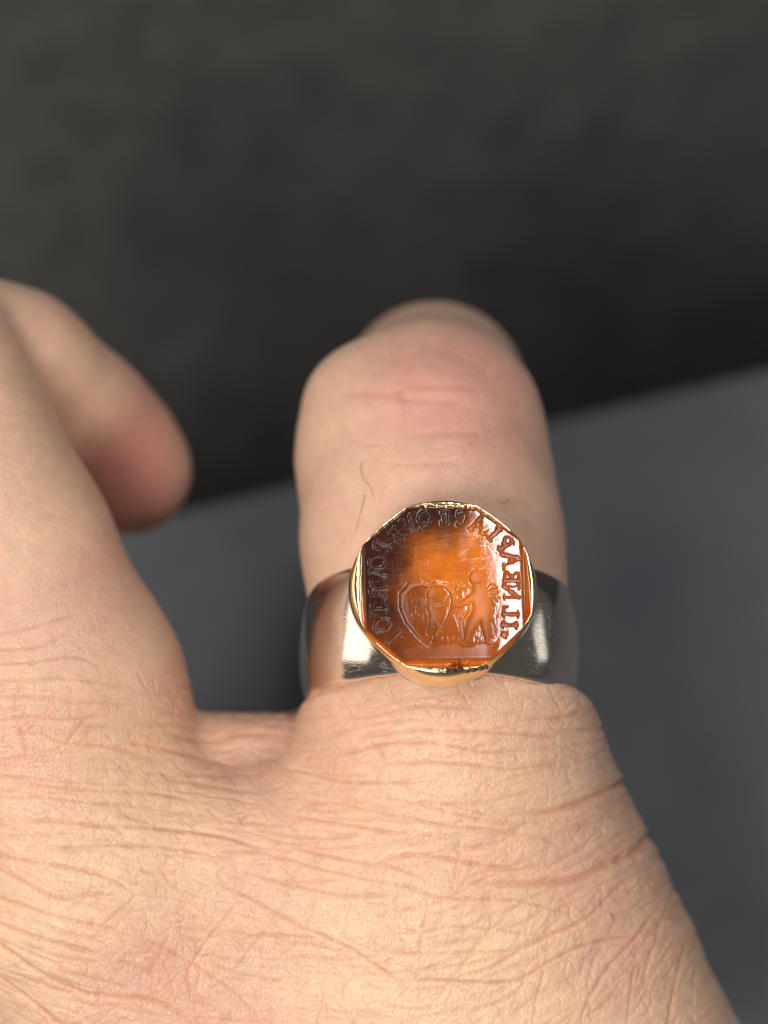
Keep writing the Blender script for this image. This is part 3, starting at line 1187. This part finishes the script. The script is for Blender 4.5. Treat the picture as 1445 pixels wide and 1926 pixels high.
for x, y0_, y1_ in ((812, 862, 1010), (838, 856, 1046), (862, 880, 960), (792, 870, 940), (1034, 930, 1060), (1052, 860, 990)):
    drape = np.minimum(drape, cap([(x, y0_), (x - 10, (y0_ + y1_) / 2), (x + 4, y1_)], [9, 8, 4]))
fig = np.minimum(small, big) + gw * .5
figs = np.clip((3 - fig) / 42.0, 0, 1)
figs = np.sqrt(figs * (2 - figs))
ground_y = 1128 - 22 * smoothstep(420, 560, QX) + 12 * noise_at(QX / 70.0 + 3, QX * 0 + 2, 84) + 5 * noise_at(QX / 16.0 + 3, QX * 0 + 2, 85)
ground = smoothstep(-6, 10, QY - ground_y) * smoothstep(1222, 1206, QY) * smoothstep(370, 470, QX) * smoothstep(1095, 1000, QX)
exergue = smoothstep(6, -8, cap([(430, 1238), (670, 1234)], [10, 9]) + gw)

od = oct_dist(GX, GY)
r2 = GX ** 2 + GY ** 2
hgt = 0.034 - 0.035 * r2                       # very slightly domed
hgt = hgt - 0.5 * 1.7 * (np.sqrt((od + 0.001) ** 2 + 0.006 ** 2) + od)      # ground edge, slightly rounded
carv = 0.017 * letters + 0.016 * heart_c + 0.020 * figs
carv = np.maximum(carv, 0.014 * smoothstep(3, -14, wing + gw * .6))
carv = np.maximum(carv, 0.010 * smoothstep(3, -12, torch + gw * .8))
carv = np.maximum(carv, 0.007 * smoothstep(3, -8, drape + gw))
carv += 0.006 * smoothstep(3, -10, curls) * (figs > 0)
carv += ground * (0.003 + 0.0 * QX)
carv += 0.004 * exergue
inner = smoothstep(0.0, -0.02, od)
hgt = hgt - carv * inner
# old scratches, mostly level in the upper half and upright on the left
rs = np.random.default_rng(12)
scr = np.zeros(QX.shape)
for i in range(330):
    if i < 130:
        x, y, a, L = rs.uniform(350, 1080), rs.uniform(300, 700), rs.normal(-8, 9), rs.uniform(60, 420)
    elif i < 220:
        x, y, a, L = rs.uniform(260, 620), rs.uniform(420, 1000), rs.normal(88, 6), rs.uniform(60, 260)
    else:
        x, y, a, L = rs.uniform(180, 1240), rs.uniform(150, 1220), rs.uniform(0, 180), rs.uniform(25, 130)
    ar = math.radians(a)
    dx, dy = math.cos(ar) * L / 2, math.sin(ar) * L / 2
    l, t = seg2(x - dx, y - dy, x + dx, y + dy)
    scr = np.maximum(scr, np.exp(-(l / 1.8) ** 2) * rs.uniform(.15, .8) * (1 - (2 * t - 1) ** 4))
hgt = hgt - 0.0006 * scr * inner
hgt += 0.00003 * noise_at(QY / 60.0 + 3, QX / 22.0 + 3, 87) * inner
zone = smoothstep(690, 760, QY) * smoothstep(1120, 1080, QY) * smoothstep(370, 420, QX) * smoothstep(1090, 1040, QX)
hgt += zone * inner * (0.00014 * noise_at(QY / 26.0 + 9, QX / 9.0 + 9, 95) + 0.00008 * noise_at(QY / 12.0 + 9, QX / 12.0 + 9, 96))
# chip on the lower edge
chip = smoothstep(60, 0, np.sqrt(((QX - 790) / 1.6) ** 2 + (QY - 1268) ** 2) + gw * 4)
hgt -= 0.035 * chip
rad = np.sqrt(r2)
keep = rad < 0.665
Vg = np.stack([GX, GY, hgt + ZC], -1).reshape(-1, 3)
ids = np.arange(GN * GN).reshape(GN, GN)
q = np.stack([ids[:-1, :-1], ids[:-1, 1:], ids[1:, 1:], ids[1:, :-1]], -1).reshape(-1, 4)
kk = keep.ravel()
q = q[kk[q].all(1)]
used = np.unique(q)
remap = np.full(GN * GN, -1)
remap[used] = np.arange(len(used))
q = remap[q]
Vg = Vg[used]
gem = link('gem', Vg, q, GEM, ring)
# colour zones of the agate: dark brown on the left and top, orange with its translucent glow painted into the middle
X, Y = QX.ravel()[used], QY.ravel()[used]
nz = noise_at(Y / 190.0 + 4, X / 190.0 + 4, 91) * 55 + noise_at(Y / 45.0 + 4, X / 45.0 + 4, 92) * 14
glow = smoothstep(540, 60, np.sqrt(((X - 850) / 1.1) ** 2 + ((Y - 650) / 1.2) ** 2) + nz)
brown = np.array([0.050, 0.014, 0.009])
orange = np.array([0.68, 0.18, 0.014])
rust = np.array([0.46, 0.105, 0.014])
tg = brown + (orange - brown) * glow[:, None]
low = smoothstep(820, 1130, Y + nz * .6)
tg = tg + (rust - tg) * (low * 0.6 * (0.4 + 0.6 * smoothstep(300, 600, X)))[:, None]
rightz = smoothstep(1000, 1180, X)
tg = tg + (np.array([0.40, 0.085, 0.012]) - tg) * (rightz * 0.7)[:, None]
tg = tg + (scr.ravel()[used] * 0.10 * (0.4 + 0.6 * smoothstep(900, 500, X)))[:, None] * np.array([1.0, 0.55, 0.42])  # scratches paler, their haze painted into the colour
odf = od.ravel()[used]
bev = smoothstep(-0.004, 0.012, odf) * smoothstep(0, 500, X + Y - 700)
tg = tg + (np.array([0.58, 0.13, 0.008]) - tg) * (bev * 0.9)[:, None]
tg *= (1 - 0.85 * chip.ravel()[used])[:, None]
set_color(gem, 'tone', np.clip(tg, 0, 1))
mt = 0.03 + 0.10 * np.clip(scr, 0, 1) + 0.30 * letters + 0.42 * np.clip(figs * 1.5 + heart_c * .7, 0, 1) + 0.10 * ground
hz = noise_at(QY / 120.0 + 7, QX / 60.0 + 7, 93)
mt += 0.03 * np.clip(hz, 0, 2)
mtv = np.clip(mt.ravel()[used], 0.03, 0.7)
set_color(gem, 'matt', np.stack([mtv] * 3, 1))

# dark grime packed along the chipped lower edge
vs, fs = [], []
pts = [(838, 1254), (846, 1256), (856, 1256), (866, 1253), (876, 1257), (888, 1255), (900, 1253), (910, 1251), (917, 1249)]
rg = np.random.default_rng(3)
q = spline([((x - 834) * S, -(y - 1101) * S / ca, ZC - 0.022) for x, y in pts], 5)
vs, fs = tube(q, [0.008 + 0.012 * abs(math.sin(i * .55)) * rg.uniform(.6, 1.1) for i in range(len(q))], 8)
link('grime', vs, fs, DIRT, ring)
